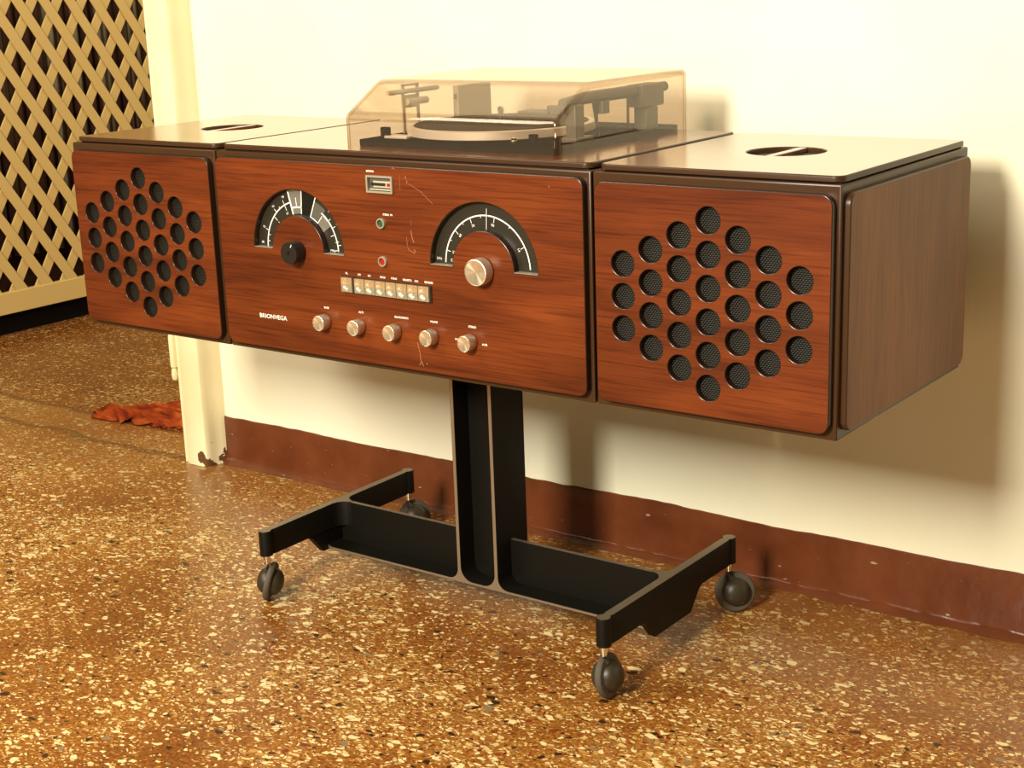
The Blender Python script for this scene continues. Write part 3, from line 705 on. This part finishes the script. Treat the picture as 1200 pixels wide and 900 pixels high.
dc = mb.build('dust_cover', con, sharp=1.2); dc['label'] = 'transparent smoked dust cover'
sm = dc.modifiers.new('solid', 'SOLIDIFY'); sm.thickness = .0026; sm.offset = -1

# ------------------------------------------------------------------ pedestal
BY0, BY1, BYC = .150, .224, .187
FT = .0032
XF = .0335
LEGX = .298
ZT = .1137
zb0, zb1 = .044, .0485
def fil(cx_, cy_, r, a0, a1, k=7): return [(cx_ + r * math.cos(math.radians(a0 + (a1 - a0) * i / k)), cy_ + r * math.sin(math.radians(a0 + (a1 - a0) * i / k))) for i in range(k + 1)]
R1, R2 = .020, .016
ztop = CZ0
xe = LEGX - .004
outl = [(-xe, zb0), (xe, zb0), (xe, zb1 + .004)]
outl += [(xe - .004, zb1 + .0012), (xe - .010, zb1)]
outl += fil(XF + FT + R2, zb1 + R2, R2, 270, 180)
outl += [(XF + FT, ztop), (XF - FT, ztop)]
outl += fil(XF - FT - R1, zb1 + R1, R1, 360, 270) + fil(-XF + FT + R1, zb1 + R1, R1, 270, 180)
outl += [(-XF + FT, ztop), (-XF - FT, ztop)]
outl += fil(-XF - FT - R2, zb1 + R2, R2, 360, 270) + [(-xe + .010, zb1), (-xe + .004, zb1 + .0012), (-xe, zb1 + .004)]
mb = MB(); mb.prism([outl], BY1 - BY0, frame('front', (0, BY1, 0)), M['black_metal'], .0006, cap=M['bare_alu']); ped = mb.build('pedestal_column', con)
mb = MB(); mb.box(-XF + FT, XF - FT, BYC - .004, BYC + .004, zb1, ztop, M['black_metal']); mb.build('column_web', con)
for s_ in (-1, 1):
    a, b_ = sorted((s_ * (XF + FT), s_ * (LEGX - .005)))
    mb = MB(); mb.prism([[(a, BYC - .0035), (b_, BYC - .0035), (b_, BYC + .0035), (a, BYC + .0035)]], ZT - zb1 - .0004, frame('top', (0, 0, zb1)), M['black_metal'], 0, cap=M['bare_alu']); mb.build('beam_web', con)
    # leg: plan shape with round ends and filleted tee; side dips to the flange
    LY0, LY1 = .024, .352; T = .0068; RE = .0098
    def endcap(yc, sgn):
        pts = []
        for i in range(13):
            a_ = math.radians(-55 + 290 * i / 12) if sgn > 0 else math.radians(125 + 290 * i / 12)
            pts.append((RE * math.cos(a_), yc + RE * math.sin(a_)))
        return pts
    RT = .020
    inner = []   # fillets toward the web on the inner side
    pin = s_ * -1
    plan = []
    right_side = [(T, LY0 + .014)]; left_side = [(-T, LY1 - .014)]
    def tee(sg):
        up = [(sg * (T + RT * (1 - math.cos(math.radians(t_)))), BYC - .0035 - RT * (1 - math.sin(math.radians(t_)))) for t_ in (0, 15, 30, 45, 60, 75, 90)]
        dn = [(x_, 2 * BYC - y_) for x_, y_ in up[::-1]]
        return up + dn
    if pin > 0: right_side += tee(1)
    right_side += [(T, LY1 - .014)]
    if pin < 0: left_side += tee(-1)[::-1]
    left_side += [(-T, LY0 + .014)]
    plan = right_side + endcap(LY1, 1) + left_side + endcap(LY0, -1)
    mb = MB(); mb.prism([plan], .0385, frame('top', (s_ * LEGX, 0, ZT - .0385)), M['black_metal'], .0007, cap=M['bare_alu'])
    # the top face is bare metal, the underside black
    for f_ in mb.bm.faces:
        if f_.calc_center_median().z < ZT - .03: f_.material_index = mb.mi(M['black_metal'])
    leg = mb.build('leg_bar', con)
    dip = [(.106, ZT - .038), (.117, ZT - .044), (.126, ZT - .054), (.140, zb0 - .001), (.234, zb0 - .001), (.248, ZT - .054), (.257, ZT - .044), (.268, ZT - .038)]
    mb = MB(); mb.prism([dip], .0110, frame('right', (s_ * LEGX - .0055, 0, 0)), M['black_metal'], .0006); mb.build('leg_skirt', leg)
# casters
def caster(x, y, ang, tilt):
    o = Vector((x, y, 0))
    mb = MB(); mb.lathe([(.0052, ZT - .036), (.0052, ZT - .047), (.0042, ZT - .0475), (.0042, ZT - .053)], frame('top', (x, y, 0)), M['chrome'], 16)
    ax_ = Vector((math.cos(ang) * math.cos(tilt), math.sin(ang) * math.cos(tilt), math.sin(tilt)))
    R_ = .0295
    side = Vector((-math.sin(ang), math.cos(ang), 0))
    zc = R_ * math.cos(tilt) + .0042 * abs(math.sin(tilt))
    wc = Vector((x, y, zc)) + side * .009
    mb.tube([(x, y, ZT - .052), Vector((x, y, ZT - .062)) + side * .001, wc + Vector((0, 0, .012))], [.0055, .0062, .0075], M['hub'], 12)
    st = mb.build('caster', con)
    fr_ = axis_frame(wc, ax_)
    mb = MB(); mb.lathe([(.016, -.0052), (.0235, -.0048), (.0275, -.0042), (.0292, -.0022), (R_, 0), (.0292, .0022), (.0275, .0042), (.0235, .0048), (.016, .0052)], fr_, M['tread'], 40); mb.build('wheel', st)
    for sg in (1, -1):
        mb = MB(); mb.lathe([(.0205, .0046 * sg), (.0200, .0085 * sg), (.0175, .0135 * sg), (.0125, .0175 * sg), (.0065, .0193 * sg), (0, .0198 * sg)], fr_, M['hub'], 28); mb.build('hub_dome', st)
caster(LEGX, .024, math.radians(6), math.radians(8))
caster(-LEGX, .024, math.radians(30), math.radians(-14))
caster(LEGX, .352, math.radians(-48), math.radians(14))
caster(-LEGX, .352, math.radians(-20), math.radians(16))

# ------------------------------------------------------------------ loudspeakers
def speaker(sx, label):
    xa, xb = (.3115, .617) if sx > 0 else (-.617, -.3115)
    xc = (xa + xb) / 2
    sp_ = empty('loudspeaker', (xc, DEP / 2, CZ0))
    tag(sp_, label, 'loudspeaker', 'loudspeakers at the ends of the console')
    bd = MB().box(xa, xb, 0, DEP, CZ0, CZ1, M['brown'], .002).build('speaker_body', sp_)
    # front panel with 30 round openings
    hx = xc + (.0020 if sx > 0 else -.0005)
    holes = []; cen = []
    for k in range(-3, 4):
        cnt = 6 - abs(k)
        for q in range(cnt):
            cen.append((hx + k * .0367, .5365 + (q - (cnt - 1) / 2) * .0378))
    for c_ in cen: holes.append(circ(c_[0], c_[1], .0150, 28))
    mb = MB(); mb.prism([rrect(xa + .0070, xb - .0050, .4085, .6665, .013)] + holes, FPT, frame('front'), M['edge'], .0010, cap=M['walnut']); mb.build('front_panel', sp_)
    mb = MB(); mb.prism([rrect(xa + .02, xb - .02, .425, .650, .01)], .0012, frame('front', (0, .0002, 0)), M['mesh']); mb.build('grille', sp_)
    # outer side panel
    if sx > 0: fr_, o_ = frame('right', (xb, 0, 0)), rrect(.0085, DEP - .006, .4085, .6665, .013)
    else: fr_, o_ = frame('left', (xa, 0, 0)), rrect(-DEP + .006, -.0085, .4085, .6665, .013)
    mb = MB(); mb.prism([o_], .007, fr_, M['brown'], .0016, cap=M['walnut_side']); mb.build('side_panel', sp_)
    # top board with the carrying hole and its bar
    MB().box(xa + .010, xb - .006, .010, DEP - .008, CZ1, CZ1 + .002, M['groove']).build('top_gap', bd)
    cx_, cy_ = xc, .1815
    mb = MB(); mb.prism([rrect(xa + .004, xb - .001, .004, DEP - .004, .012), circ(cx_, cy_, .0462, 48)], .0063, frame('top', (0, 0, CZ1 + .002)), M['brown'], .0016, cap=M['walnut_top'])
    mb.build('top_panel', sp_)
    mb = MB(); mb.lathe([(.0465, CZ1 + .0022), (.0, CZ1 + .0022)], frame('top', (cx_, cy_, 0)), M['groove'], 40); mb.build('handle_recess', sp_)
    MB().box(cx_ - .0055, cx_ + .0055, cy_ - .0458, cy_ + .0458, CZ1 + .0022, CZ1 + .0080, M['walnut_top'], .0008).build('handle_bar', sp_)
    return sp_
speaker(1, 'walnut loudspeaker box with exposed brown side panel, on the console end away from the doorway')
speaker(-1, 'walnut loudspeaker box on the console end beside the doorway post and lattice screen')
